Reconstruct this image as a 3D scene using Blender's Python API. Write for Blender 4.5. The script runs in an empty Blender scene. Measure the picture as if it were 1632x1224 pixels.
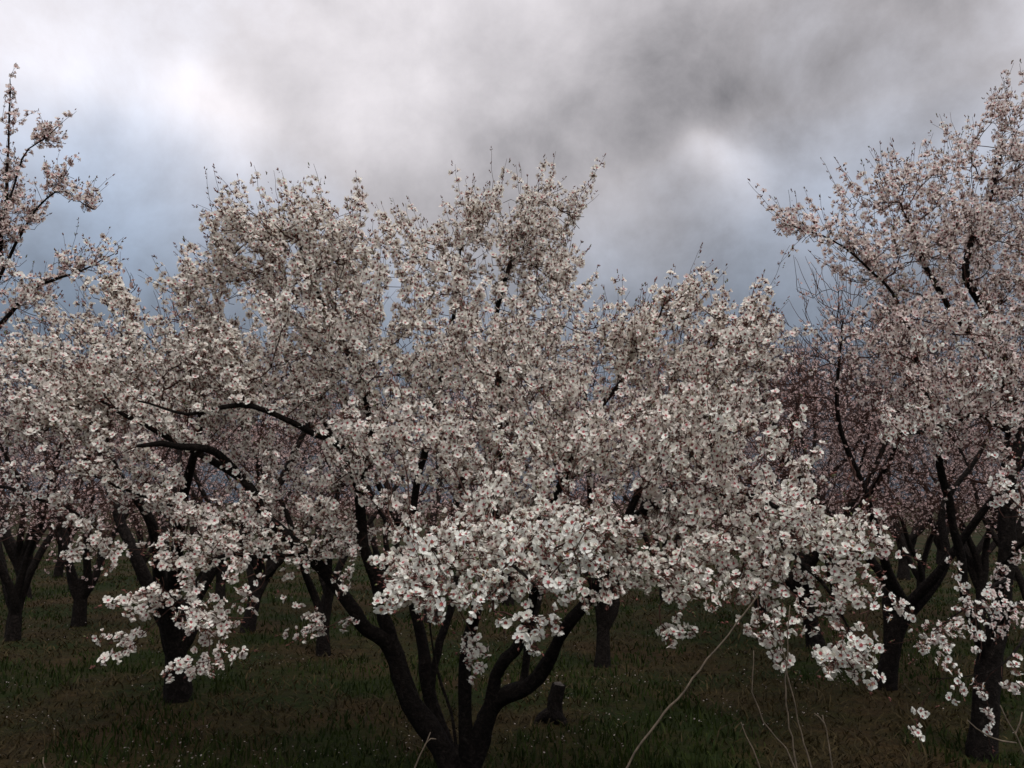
import bpy, math, random
import numpy as np
from mathutils import Vector, Matrix, noise as mnoise

# ------------------------------------------------------------------ camera
SC = bpy.context.scene
COL = SC.collection
W0, H0, F0 = 1632.0, 1224.0, 1358.0          # photograph frame and focal length in its pixels
CAM_H = 1.7
PITCH = math.atan((800.0 - 612.0) / F0)
cam_d = bpy.data.cameras.new('camera')
cam = bpy.data.objects.new('camera', cam_d)
COL.objects.link(cam)
cam.location = (0, 0, CAM_H)
cam.rotation_euler = (math.radians(90) + PITCH, 0, 0)
cam_d.sensor_width = 36.0
cam_d.lens = 36.0 * F0 / W0
cam_d.clip_start = 0.05
cam_d.clip_end = 2000
SC.camera = cam

# ------------------------------------------------------------------ view, world, sun
SC.view_settings.view_transform = 'Standard'
SC.view_settings.look = 'None'
SC.view_settings.gamma = 1.0
SC.view_settings.exposure = 0.22
SC.render.engine = 'CYCLES'
SC.cycles.max_bounces = 8
SC.cycles.diffuse_bounces = 6
SC.cycles.transmission_bounces = 4
SC.cycles.transparent_max_bounces = 8
SUN_EL, SUN_AZ = math.radians(56), math.radians(158)     # azimuth from the view axis: high behind the camera, a little to the right

def pix_dir(px, py):
    xc, yc = (px - W0 / 2) / F0, (H0 / 2 - py) / F0
    c, s = math.cos(PITCH), math.sin(PITCH)
    return Vector((xc, c - yc * s, s + yc * c))

def P(px, py, Y):
    d = pix_dir(px, py)
    k = Y / d.y
    return Vector((d.x * k, Y, CAM_H + d.z * k))

world = bpy.data.worlds.new('World')
SC.world = world
world.use_nodes = True
wt = world.node_tree
wt.nodes.clear()
WN = wt.nodes.new

def wlink(a, b):
    wt.links.new(a, b)

def wmath(op, a, b=None, c=None, clamp=False):
    n = WN('ShaderNodeMath'); n.operation = op; n.use_clamp = clamp
    for i, v in enumerate((a, b, c)):
        if v is None:
            continue
        if isinstance(v, (int, float)):
            n.inputs[i].default_value = v
        else:
            wlink(v, n.inputs[i])
    return n.outputs[0]

w_out = WN('ShaderNodeOutputWorld')
w_bg = WN('ShaderNodeBackground'); w_bg.inputs['Strength'].default_value = 0.1
wlink(w_bg.outputs[0], w_out.inputs[0])
w_sky = WN('ShaderNodeTexSky'); w_sky.sky_type = 'NISHITA'
w_sky.sun_disc = False
w_sky.sun_elevation = SUN_EL
w_sky.sun_rotation = SUN_AZ
w_sky.air_density = 1.2
w_sky.dust_density = 2.0
w_tc = WN('ShaderNodeTexCoord')
w_dir = w_tc.outputs['Generated']
# cloud deck seen in perspective: project the view ray onto a flat layer
w_sep = WN('ShaderNodeSeparateXYZ'); wlink(w_dir, w_sep.inputs[0])
zc = wmath('ADD', wmath('MAXIMUM', w_sep.outputs[2], 0.0), 0.38)
w_cmb = WN('ShaderNodeCombineXYZ')
wlink(wmath('DIVIDE', w_sep.outputs[0], zc), w_cmb.inputs[0])
wlink(wmath('DIVIDE', w_sep.outputs[1], zc), w_cmb.inputs[1])

def wnoise(scale, detail, rough, off, dist=0.0, vec=None):
    m = WN('ShaderNodeMapping'); m.inputs['Location'].default_value = off
    wlink(vec if vec is not None else w_cmb.outputs[0], m.inputs[0])
    n = WN('ShaderNodeTexNoise'); n.inputs['Scale'].default_value = scale
    n.inputs['Detail'].default_value = detail; n.inputs['Roughness'].default_value = rough
    n.inputs['Distortion'].default_value = dist
    wlink(m.outputs[0], n.inputs['Vector'])
    return n
n_big = wnoise(1.1, 3, 0.5, (3.1, 1.7, 0.0), 0.0)
n_mid = wnoise(2.4, 5, 0.5, (7.3, 2.2, 1.0), 0.0)
# ragged edges for the large cloud masses: bend the direction by noise first
n_puff = wnoise(6.5, 10, 0.62, (1.3, 4.4, 2.7), 0.15, vec=w_dir)
n_warp = wnoise(3.2, 4, 0.5, (0.4, 5.0, 2.0), 0.0, vec=w_dir)
w_sub = WN('ShaderNodeVectorMath'); w_sub.operation = 'SUBTRACT'
wlink(n_warp.outputs['Color'], w_sub.inputs[0]); w_sub.inputs[1].default_value = (0.5, 0.5, 0.5)
w_scl = WN('ShaderNodeVectorMath'); w_scl.operation = 'SCALE'; w_scl.inputs['Scale'].default_value = 0.30
wlink(w_sub.outputs[0], w_scl.inputs[0])
w_add = WN('ShaderNodeVectorMath'); w_add.operation = 'ADD'
wlink(w_dir, w_add.inputs[0]); wlink(w_scl.outputs[0], w_add.inputs[1])
w_nrm = WN('ShaderNodeVectorMath'); w_nrm.operation = 'NORMALIZE'
wlink(w_add.outputs[0], w_nrm.inputs[0])

def wblob(px, py, deg):
    d = pix_dir(px, py).normalized()
    n = WN('ShaderNodeVectorMath'); n.operation = 'DOT_PRODUCT'
    wlink(w_nrm.outputs[0], n.inputs[0]); n.inputs[1].default_value = d
    k = 1.0 / (1.0 - math.cos(math.radians(deg)))
    # exp(-(1-dot)*k)
    return wmath('EXPONENT', wmath('MULTIPLY', wmath('SUBTRACT', n.outputs['Value'], 1.0), k))

# brightness of the cloud deck: even grey, brighter where it thins, darker masses where the deck is thick
el = wmath('ARCSINE', wmath('MAXIMUM', w_sep.outputs[2], 0.0))
low = wmath('SUBTRACT', 1.0, wmath('MULTIPLY', el, 2.35), clamp=True)          # 1 at horizon, 0 from 24 deg up
sin_el = wmath('MAXIMUM', w_sep.outputs[2], 0.0)
cie = wmath('ADD', 0.33, wmath('ADD', wmath('MULTIPLY', sin_el, 0.38), wmath('MULTIPLY', wmath('MULTIPLY', sin_el, sin_el), 0.62)))   # overcast: brightest overhead, about a third of that low down
bright = wmath('ADD', cie, wmath('MULTIPLY', wmath('SUBTRACT', n_big.outputs['Fac'], 0.5), 0.30))
bright = wmath('ADD', bright, wmath('MULTIPLY', wmath('SUBTRACT', n_mid.outputs['Fac'], 0.5), 0.30))
bright = wmath('ADD', bright, wmath('MULTIPLY', wmath('SUBTRACT', n_puff.outputs['Fac'], 0.5), 0.62))
for px, py, deg, amt in ((20, 70, 4.5, 0.18), (140, 120, 3.0, 0.14), (310, 195, 3.4, 0.36), (420, 240, 2.6, 0.18), (560, 170, 8, 0.05), (1190, 245, 2.8, 0.36),
                         (1080, 120, 8, -0.26), (1330, 60, 9, -0.25), (880, 250, 6, -0.19), (1420, 330, 6, 0.08), (1000, 370, 4, 0.06), (1250, 480, 6, -0.10), (260, 400, 6, -0.05)):
    bright = wmath('ADD', bright, wmath('MULTIPLY', wblob(px, py, deg), amt))
bright = wmath('MULTIPLY', wmath('MAXIMUM', bright, 0.12), wmath('SUBTRACT', 1.0, wmath('MULTIPLY', wmath('POWER', low, 1.35), 0.98)))
bright = wmath('MAXIMUM', bright, 0.11)
w_ramp = WN('ShaderNodeMix'); w_ramp.data_type = 'RGBA'
w_ramp.inputs[6].default_value = (1.0, 0.950, 0.985, 1)     # high, thin deck
w_ramp.inputs[7].default_value = (0.74, 0.95, 1.28, 1)      # rain-blue deck near the horizon
tone = wmath('ADD', wmath('POWER', low, 0.8), wmath('MULTIPLY', wmath('SUBTRACT', n_puff.outputs['Fac'], 0.5), 0.5))
for px, py, deg, amt in ((820, 230, 9, -0.45), (150, 320, 8, 0.30), (1450, 250, 8, 0.15)):
    tone = wmath('ADD', tone, wmath('MULTIPLY', wblob(px, py, deg), amt))
wlink(wmath('MULTIPLY', tone, 1.0, clamp=True), w_ramp.inputs[0])
w_mul = WN('ShaderNodeVectorMath'); w_mul.operation = 'SCALE'
wlink(w_ramp.outputs[2], w_mul.inputs[0]); wlink(wmath('MULTIPLY', bright, 10.0), w_mul.inputs['Scale'])
w_mix = WN('ShaderNodeMix'); w_mix.data_type = 'RGBA'
w_mix.inputs[0].default_value = 0.94                         # cloud cover: a little of the sky glows through
wlink(w_sky.outputs[0], w_mix.inputs[6]); wlink(w_mul.outputs[0], w_mix.inputs[7])
wlink(w_mix.outputs[2], w_bg.inputs['Color'])

sun_d = bpy.data.lights.new('sun', 'SUN')
sun_d.energy = 1.5
sun_d.angle = math.radians(20)
sun_d.color = (1.0, 0.97, 0.94)
sun = bpy.data.objects.new('sun', sun_d); COL.objects.link(sun)
sdir = Vector((math.sin(SUN_AZ) * math.cos(SUN_EL), math.cos(SUN_AZ) * math.cos(SUN_EL), math.sin(SUN_EL)))
sun.rotation_euler = sdir.to_track_quat('Z', 'Y').to_euler()
sun.location = sdir * 30

# ------------------------------------------------------------------ materials
def new_mat(name):
    m = bpy.data.materials.new(name); m.use_nodes = True
    nt = m.node_tree
    return m, nt, nt.nodes['Principled BSDF']

def noise_node(nt, scale, detail=4, rough=0.55):
    n = nt.nodes.new('ShaderNodeTexNoise')
    n.inputs['Scale'].default_value = scale; n.inputs['Detail'].default_value = detail
    n.inputs['Roughness'].default_value = rough
    tc = nt.nodes.new('ShaderNodeNewGeometry')
    nt.links.new(tc.outputs['Position'], n.inputs['Vector'])
    return n

def ramp_node(nt, src, stops):
    r = nt.nodes.new('ShaderNodeValToRGB')
    e = r.color_ramp.elements
    while len(e) < len(stops):
        e.new(0.5)
    for el_, (p, c) in zip(e, stops):
        el_.position = p; el_.color = (*c, 1)
    nt.links.new(src, r.inputs[0])
    return r

def attr_leafy(name, transl, rough):
    """thin petals or blades: colour from the mesh, part of the light passes through"""
    m, nt, b = new_mat(name)
    a = nt.nodes.new('ShaderNodeAttribute'); a.attribute_name = 'col'
    nt.links.new(a.outputs['Color'], b.inputs['Base Color'])
    b.inputs['Roughness'].default_value = rough
    b.inputs['Specular IOR Level'].default_value = 0.2
    t = nt.nodes.new('ShaderNodeBsdfTranslucent')
    nt.links.new(a.outputs['Color'], t.inputs['Color'])
    mx = nt.nodes.new('ShaderNodeMixShader'); mx.inputs[0].default_value = transl
    nt.links.new(b.outputs[0], mx.inputs[1]); nt.links.new(t.outputs[0], mx.inputs[2])
    nt.links.new(mx.outputs[0], nt.nodes['Material Output'].inputs[0])
    return m

MAT_PETAL = attr_leafy('petal', 0.40, 0.7)
MAT_BLADE = attr_leafy('grass_blade', 0.2, 0.8)

MAT_CALYX, nt, b = new_mat('calyx')
a = nt.nodes.new('ShaderNodeAttribute'); a.attribute_name = 'col'
nt.links.new(a.outputs['Color'], b.inputs['Base Color']); b.inputs['Roughness'].default_value = 0.6

MAT_BARK, nt, b = new_mat('bark')
n1 = noise_node(nt, 26, 6, 0.65)
n1.inputs['Distortion'].default_value = 1.2
r = ramp_node(nt, n1.outputs['Fac'], [(0.30, (0.004, 0.003, 0.0025)), (0.52, (0.013, 0.0095, 0.008)), (0.75, (0.042, 0.034, 0.029))])
nt.links.new(r.outputs[0], b.inputs['Base Color']); b.inputs['Roughness'].default_value = 0.95; b.inputs['Specular IOR Level'].default_value = 0.12
bp = nt.nodes.new('ShaderNodeBump'); bp.inputs['Strength'].default_value = 1.0; bp.inputs['Distance'].default_value = 0.05
n2 = noise_node(nt, 45, 8, 0.7)
nt.links.new(n2.outputs['Fac'], bp.inputs['Height']); nt.links.new(bp.outputs[0], b.inputs['Normal'])

MAT_TWIG, nt, b = new_mat('twig_bark')
n1 = noise_node(nt, 18, 3)
r = ramp_node(nt, n1.outputs['Fac'], [(0.3, (0.024, 0.013, 0.010)), (0.7, (0.085, 0.040, 0.030))])
nt.links.new(r.outputs[0], b.inputs['Base Color']); b.inputs['Roughness'].default_value = 0.8; b.inputs['Specular IOR Level'].default_value = 0.15

MAT_CUT, nt, b = new_mat('cut_wood')
n1 = noise_node(nt, 60, 4)
r = ramp_node(nt, n1.outputs['Fac'], [(0.3, (0.02, 0.016, 0.013)), (0.7, (0.055, 0.045, 0.036))])
nt.links.new(r.outputs[0], b.inputs['Base Color']); b.inputs['Roughness'].default_value = 0.9

MAT_STALK, nt, b = new_mat('dry_stalk')
n1 = noise_node(nt, 40, 4)
r = ramp_node(nt, n1.outputs['Fac'], [(0.3, (0.045, 0.034, 0.022)), (0.7, (0.14, 0.105, 0.07))])
nt.links.new(r.outputs[0], b.inputs['Base Color']); b.inputs['Roughness'].default_value = 0.8

# soil and thatch, one sheet; green patches by the same field that plants the blades
MAT_SOIL, nt, b = new_mat('ground')
nA = noise_node(nt, 0.55, 5, 0.6); nB = noise_node(nt, 9, 6, 0.7)
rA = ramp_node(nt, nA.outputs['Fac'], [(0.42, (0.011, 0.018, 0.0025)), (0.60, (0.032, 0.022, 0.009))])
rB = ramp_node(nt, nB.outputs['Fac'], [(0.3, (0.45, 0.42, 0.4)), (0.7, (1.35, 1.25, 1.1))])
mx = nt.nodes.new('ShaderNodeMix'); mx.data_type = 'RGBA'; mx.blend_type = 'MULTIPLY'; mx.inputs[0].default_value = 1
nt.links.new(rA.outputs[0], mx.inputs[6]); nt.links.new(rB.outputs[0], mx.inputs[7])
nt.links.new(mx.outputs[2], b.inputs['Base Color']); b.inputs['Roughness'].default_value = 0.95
b.inputs['Specular IOR Level'].default_value = 0.1
bp = nt.nodes.new('ShaderNodeBump'); bp.inputs['Strength'].default_value = 0.8; bp.inputs['Distance'].default_value = 0.05
nt.links.new(nB.outputs['Fac'], bp.inputs['Height']); nt.links.new(bp.outputs[0], b.inputs['Normal'])

# ------------------------------------------------------------------ mesh helpers
RNG = np.random.default_rng(7)

def mesh_np(name, V, T, mats, matidx=None, col=None, smooth=True):
    """triangle mesh straight from numpy arrays"""
    V = np.asarray(V, np.float32); T = np.asarray(T, np.int32)
    me = bpy.data.meshes.new(name)
    me.vertices.add(len(V)); me.vertices.foreach_set('co', V.ravel())
    me.loops.add(T.size); me.loops.foreach_set('vertex_index', T.ravel())
    me.polygons.add(len(T))
    me.polygons.foreach_set('loop_start', np.arange(0, T.size, 3, dtype=np.int32))
    for m in mats:
        me.materials.append(m)
    if matidx is not None:
        me.polygons.foreach_set('material_index', np.asarray(matidx, np.int32))
    if smooth:
        me.polygons.foreach_set('use_smooth', np.ones(len(T), bool))
    if col is not None:
        at = me.attributes.new('col', 'FLOAT_COLOR', 'POINT')
        c4 = np.ones((len(V), 4), np.float32); c4[:, :3] = col
        at.data.foreach_set('color', c4.ravel())
    me.update(calc_edges=True)
    return me

def link(name, me, parent=None, **props):
    o = bpy.data.objects.new(name, me); COL.objects.link(o)
    if parent is not None:
        o.parent = parent
    for k, v in props.items():
        o[k] = v
    return o

def empty(name, loc, label, cat, group=None):
    o = bpy.data.objects.new(name, None); COL.objects.link(o)
    o.location = loc; o.empty_display_size = 0.2
    o['label'] = label; o['category'] = cat
    if group:
        o['group'] = group
    return o

class Tubes:
    """collects tapered tubes, built as one mesh"""
    def __init__(self):
        self.V, self.T, self.n = [], [], 0
    def add(self, pts, rad, sides, lump=0.0, seed=0, cap=True):
        pts = np.asarray(pts, float); rad = np.asarray(rad, float)
        m = len(pts)
        if m < 2:
            return
        tan = np.gradient(pts, axis=0)
        tan /= np.linalg.norm(tan, axis=1)[:, None] + 1e-9
        mean = tan.mean(0); ref = np.eye(3)[np.argmin(np.abs(mean))]
        u = np.cross(tan, ref); u /= np.linalg.norm(u, axis=1)[:, None] + 1e-9
        v = np.cross(tan, u)
        a = np.arange(sides) * 2 * math.pi / sides
        R = rad[:, None] * np.ones((1, sides))
        if lump:
            r_ = np.random.default_rng(seed)
            w = r_.normal(size=(m, sides))
            w = (w + np.roll(w, 1, 1) + np.roll(w, -1, 1)) / 1.8
            w[1:-1] = (w[1:-1] * 2 + w[:-2] + w[2:]) / 3
            R = R * (1 + lump * w)
        V = pts[:, None, :] + R[..., None] * (np.cos(a)[None, :, None] * u[:, None, :] + np.sin(a)[None, :, None] * v[:, None, :])
        i = np.arange(m - 1)[:, None] * sides; j = np.arange(sides)[None, :]; k = (j + 1) % sides
        A, B, C, D = i + j, i + k, i + sides + k, i + sides + j
        T = np.concatenate([np.stack([A, B, C], -1).reshape(-1, 3), np.stack([A, C, D], -1).reshape(-1, 3)])
        V = V.reshape(-1, 3)
        if cap:
            V = np.vstack([V, pts[-1:] + tan[-1:] * rad[-1] * 0.6])
            e = (m - 1) * sides; c = m * sides
            jj = np.arange(sides)
            T = np.vstack([T, np.stack([e + jj, e + (jj + 1) % sides, np.full(sides, c)], -1)])
        self.V.append(V); self.T.append(T + self.n); self.n += len(V)
    def mesh(self, name, mat):
        return mesh_np(name, np.vstack(self.V), np.vstack(self.T), [mat])

def catmull(pts, rad, step):
    """smooth a traced polyline and resample it about every step metres"""
    p = np.asarray(pts, float); r = np.asarray(rad, float)
    pe = np.vstack([2 * p[0] - p[1], p, 2 * p[-1] - p[-2]])
    P_, R_ = [], []
    for i in range(len(p) - 1):
        a, b_, c, d = pe[i:i + 4]
        n = max(1, int(round(np.linalg.norm(c - b_) / step)))
        for t in np.arange(n) / n:
            P_.append(0.5 * (2 * b_ + (c - a) * t + (2 * a - 5 * b_ + 4 * c - d) * t * t + (3 * b_ - a - 3 * c + d) * t ** 3))
            R_.append(r[i] * (1 - t) + r[i + 1] * t)
    P_.append(p[-1]); R_.append(r[-1])
    return np.array(P_), np.array(R_)

# ------------------------------------------------------------------ ground
def hgt(x, y):
    """gentle unevenness of the orchard floor"""
    return (0.07 * mnoise.noise(Vector((x * 0.35, y * 0.35, 3.0))) + 0.03 * mnoise.noise(Vector((x * 1.3, y * 1.3, 9.0)))) * min(1.0, 40.0 / max(40.0, y))

def build_ground():
    xs = np.concatenate([np.linspace(-900, -30, 12)[:-1], np.linspace(-30, 30, 111), np.linspace(30, 900, 12)[1:]])
    ys = np.concatenate([np.linspace(-300, -4, 6)[:-1], np.linspace(-4, 44, 101), np.linspace(44, 1500, 14)[1:]])
    X, Y = np.meshgrid(xs, ys)
    Z = np.array([hgt(x, y) for x, y in zip(X.ravel(), Y.ravel())])
    V = np.stack([X.ravel(), Y.ravel(), Z], -1)
    nx, ny = len(xs), len(ys)
    i = (np.arange(ny - 1)[:, None] * nx + np.arange(nx - 1)[None, :]).ravel()
    T = np.concatenate([np.stack([i, i + 1, i + nx + 1], -1), np.stack([i, i + nx + 1, i + nx], -1)])
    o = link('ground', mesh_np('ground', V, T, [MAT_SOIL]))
    o['kind'] = 'structure'
    o['label'] = 'dark orchard floor of soil and thatch under the trees'
build_ground()

# ------------------------------------------------------------------ blossom templates
def flower_template(rng, open_deg, lod):
    """five notched petals round a crimson centre on a red-brown calyx; faces +Z, about 1 unit across"""
    V, T, M, C = [], [], [], []
    def addv(p, c):
        V.append(p); C.append(c); return len(V) - 1
    white, pinkish, deep = (0.90, 0.912, 0.845), (0.86, 0.76, 0.70), (0.30, 0.05, 0.06)
    for k in range(5):
        a = 2 * math.pi * k / 5 + rng.normal() * 0.14
        th = math.radians(open_deg + rng.normal() * 14)
        L, Wd = 0.5 * (1 + rng.normal() * 0.09), 0.212 * (1 + rng.normal() * 0.09)
        ca, sa = math.cos(a), math.sin(a)
        tw = rng.normal() * 0.18
        def pt(l, w, up):
            # l along petal, w across; petal rises by th and curls back near the tip
            r_ = l * math.cos(th) - up * math.sin(th); z = l * math.sin(th) + up * math.cos(th) + tw * w
            return (ca * r_ - sa * w, sa * r_ + ca * w, z)
        if lod == 0:
            rows = [(0.10, 0.03), (0.32, 0.11), (0.62, 0.22), (0.84, 0.23), (1.0, 0.13)]
            idx = []
            for q, (l, w) in enumerate(rows):
                cc = [pinkish, white, white, white, white][q]
                cup = 0.05 * math.sin(math.pi * l) * -1
                notch = -0.05 if q == 4 else 0
                rr = []
                for s in (-1, -0.5, 0, 0.5, 1):
                    ww = w * s * Wd / 0.24
                    rr.append(addv(pt(L * (l + notch * (1 - abs(s))), ww, cup + 0.10 * w * s * s + rng.normal() * 0.006), cc))
                idx.append(rr)
            for q in range(4):
                for s in range(4):
                    a_, b_, c_, d_ = idx[q][s], idx[q][s + 1], idx[q + 1][s + 1], idx[q + 1][s]
                    T += [(a_, b_, c_), (a_, c_, d_)]; M += [0, 0]
        elif lod == 1:
            b_ = addv(pt(L * 0.08, 0, 0), pinkish)
            ml = addv(pt(L * 0.66, -Wd, 0.03), white); mc = addv(pt(L * 0.55, 0, -0.05), white); mr = addv(pt(L * 0.66, Wd, 0.03), white)
            tl = addv(pt(L * 0.98, -Wd * 0.55, 0.01), white); tc = addv(pt(L * 0.92, 0, -0.02), white); tr = addv(pt(L * 0.98, Wd * 0.55, 0.01), white)
            T += [(b_, ml, mc), (b_, mc, mr), (ml, tl, tc), (ml, tc, mc), (mc, tc, tr), (mc, tr, mr)]; M += [0] * 6
        elif lod == 3:
            b_ = addv(pt(L * 0.06, 0, -0.01), pinkish)
            ml = addv(pt(L * 0.66, -Wd, 0.02), white); tl = addv(pt(L * 0.99, -Wd * 0.5, 0), white); tr = addv(pt(L * 0.96, Wd * 0.5, 0), white); mr = addv(pt(L * 0.66, Wd, 0.02), white)
            T += [(b_, ml, tl), (b_, tl, tr), (b_, tr, mr)]; M += [0] * 3
        else:
            b_ = addv(pt(0.02, 0, 0), pinkish)
            ml = addv(pt(L * 0.65, -Wd, 0.02), white); tc = addv(pt(L * 0.98, 0, 0), white); mr = addv(pt(L * 0.65, Wd, 0.02), white)
            T += [(b_, ml, tc), (b_, tc, mr)]; M += [0, 0]
    npet_v, npet_t = len(V), len(T)
    # centre
    ns = (6, 4, 3, 4)[lod]
    rr = [addv((0.155 * math.cos(2 * math.pi * i / ns), 0.155 * math.sin(2 * math.pi * i / ns), 0.075), deep) for i in range(ns)]
    for i in range(1, ns - 1):
        T.append((rr[0], rr[i], rr[i + 1])); M.append(1)
    # calyx tube and pedicel behind
    br = (0.16, 0.055, 0.04)
    r0 = [addv((0.12 * math.cos(2 * math.pi * i / ns), 0.12 * math.sin(2 * math.pi * i / ns), -0.01), br) for i in range(ns)]
    c1 = addv((0, 0, -0.34), (0.12, 0.07, 0.035))
    for i in range(ns):
        T.append((c1, r0[(i + 1) % ns], r0[i])); M.append(1)
    if lod != 2:   # sepals folded back between the petals
        for k in range(5):
            a = 2 * math.pi * (k + 0.5) / 5
            p0 = addv((0.1 * math.cos(a - 0.35), 0.1 * math.sin(a - 0.35), -0.02), br)
            p1 = addv((0.1 * math.cos(a + 0.35), 0.1 * math.sin(a + 0.35), -0.02), br)
            p2 = addv((0.31 * math.cos(a), 0.31 * math.sin(a), 0.04 + 0.05 * rng.normal()), (0.24, 0.06, 0.045))
            T.append((p0, p1, p2)); M.append(1)
    if lod == 0:  # stamens
        for k in range(14):
            a = rng.uniform(0, 2 * math.pi); h_ = rng.uniform(0.15, 0.26); sp = rng.uniform(0.04, 0.16)
            x, y = math.cos(a), math.sin(a)
            p0 = addv((0.04 * x - 0.008 * y, 0.04 * y + 0.008 * x, 0.05), (0.6, 0.3, 0.33))
            p1 = addv((0.04 * x + 0.008 * y, 0.04 * y - 0.008 * x, 0.05), (0.6, 0.3, 0.33))
            p2 = addv((sp * x, sp * y, h_), (0.55, 0.33, 0.1))
            p3 = addv((sp * x + 0.022, sp * y, h_ + 0.02), (0.55, 0.33, 0.1))
            T += [(p0, p1, p2), (p1, p3, p2)]; M += [1, 1]
    return dict(V=np.array(V), T=np.array(T), M=np.array(M), C=np.array(C), nv=npet_v, nt=npet_t)

_tr = np.random.default_rng(21)
TEMPL = {l: [flower_template(_tr, d, l) for d in (12, 24, 34, 46, 62)] for l in (0, 1, 2, 3)}
OPEN_P = [0.22, 0.27, 0.24, 0.17, 0.10]

def bud_template():
    V = [(0, 0, 0)] + [(0.22 * math.cos(k * 2.094), 0.22 * math.sin(k * 2.094), 0.45) for k in range(3)] + [(0, 0, 1.0)]
    T = [(0, 1 + (k + 1) % 3, 1 + k) for k in range(3)] + [(1 + k, 1 + (k + 1) % 3, 4) for k in range(3)]
    return np.array(V, float), np.array(T)
BUD_V, BUD_T = bud_template()

def frames(D, spin):
    """rotation matrices whose Z column is D"""
    D = D / (np.linalg.norm(D, axis=1)[:, None] + 1e-9)
    ref = np.where(np.abs(D[:, 2:3]) < 0.9, np.array([[0, 0, 1.0]]), np.array([[1.0, 0, 0]]))
    X = np.cross(ref, D); X /= np.linalg.norm(X, axis=1)[:, None] + 1e-9
    Y = np.cross(D, X)
    c, s = np.cos(spin)[:, None], np.sin(spin)[:, None]
    return np.stack([X * c + Y * s, Y * c - X * s, D], -1)

def scatter(V0, T0, pos, R, S):
    V = np.einsum('nij,kj->nki', R, V0) * S[:, None, None] + pos[:, None, :]
    T = T0[None] + (np.arange(len(pos)) * len(V0))[:, None, None]
    return V.reshape(-1, 3), T.reshape(-1, 3)

def blossom_mass(fl, lod):
    """one mesh of every blossom in fl"""
    Vs, Ts, Ms, Cs, n = [], [], [], [], 0
    for k in range(5):
        sel = fl['var'] == k
        if not sel.any():
            continue
        t = TEMPL[lod][k]
        V, T = scatter(t['V'], t['T'], fl['pos'][sel], fl['R'][sel], fl['size'][sel])
        tint = fl['tint'][sel]
        C = np.tile(t['C'], (sel.sum(), 1, 1))
        C[:, :t['nv']] *= tint[:, None, :]
        Vs.append(V); Ts.append(T + n); n += len(V)
        Ms.append(np.tile(t['M'], sel.sum())); Cs.append(C.reshape(-1, 3))
    return np.vstack(Vs), np.vstack(Ts), np.concatenate(Ms), np.vstack(Cs)

# ------------------------------------------------------------------ tree growth
def grow(nodes, attach, pts, dirs, bf=0.35, ang=0.7):
    """greedy spanning tree: every crown point joins the cheapest limb or twig node (distance + a share of path length + bend)"""
    n0 = len(nodes); N = len(pts)
    pos = np.vstack([nodes, pts])
    parent = np.full(n0 + N, -1)
    D = np.zeros((n0 + N, 3)); D[:n0] = dirs
    plen = np.zeros(n0 + N)
    best = np.full(N, np.inf); bp_ = np.full(N, -1)
    def relax(i):
        d = pts - pos[i]
        L = np.linalg.norm(d, axis=1) + 1e-6
        c = d @ D[i] / L
        cost = L * (1 + ang * (1 - c)) + bf * plen[i]
        m = cost < best
        best[m] = cost[m]; bp_[m] = i
    for i in np.nonzero(attach)[0]:
        relax(i)
    done = np.zeros(N, bool)
    for _ in range(N):
        b2 = np.where(done, np.inf, best)
        j = int(np.argmin(b2)); i = bp_[j]
        done[j] = True
        g = n0 + j; parent[g] = i
        d = pts[j] - pos[i]; L = np.linalg.norm(d) + 1e-9
        D[g] = d / L * 0.75 + D[i] * 0.25; D[g] /= np.linalg.norm(D[g]) + 1e-9
        plen[g] = plen[i] + L
        relax(g)
    return pos, parent, D

def in_lobes(lobes, rng):
    """crown points inside ellipsoids: (centre, radii in x y z, count), denser towards the skin"""
    out = []
    for c, r_, n in lobes:
        d = rng.normal(size=(n, 3)); d /= np.linalg.norm(d, axis=1)[:, None]
        q = rng.uniform(0, 1, n) ** 0.42
        out.append(np.asarray(c) + d * q[:, None] * np.asarray(r_))
    return np.vstack(out)

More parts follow.
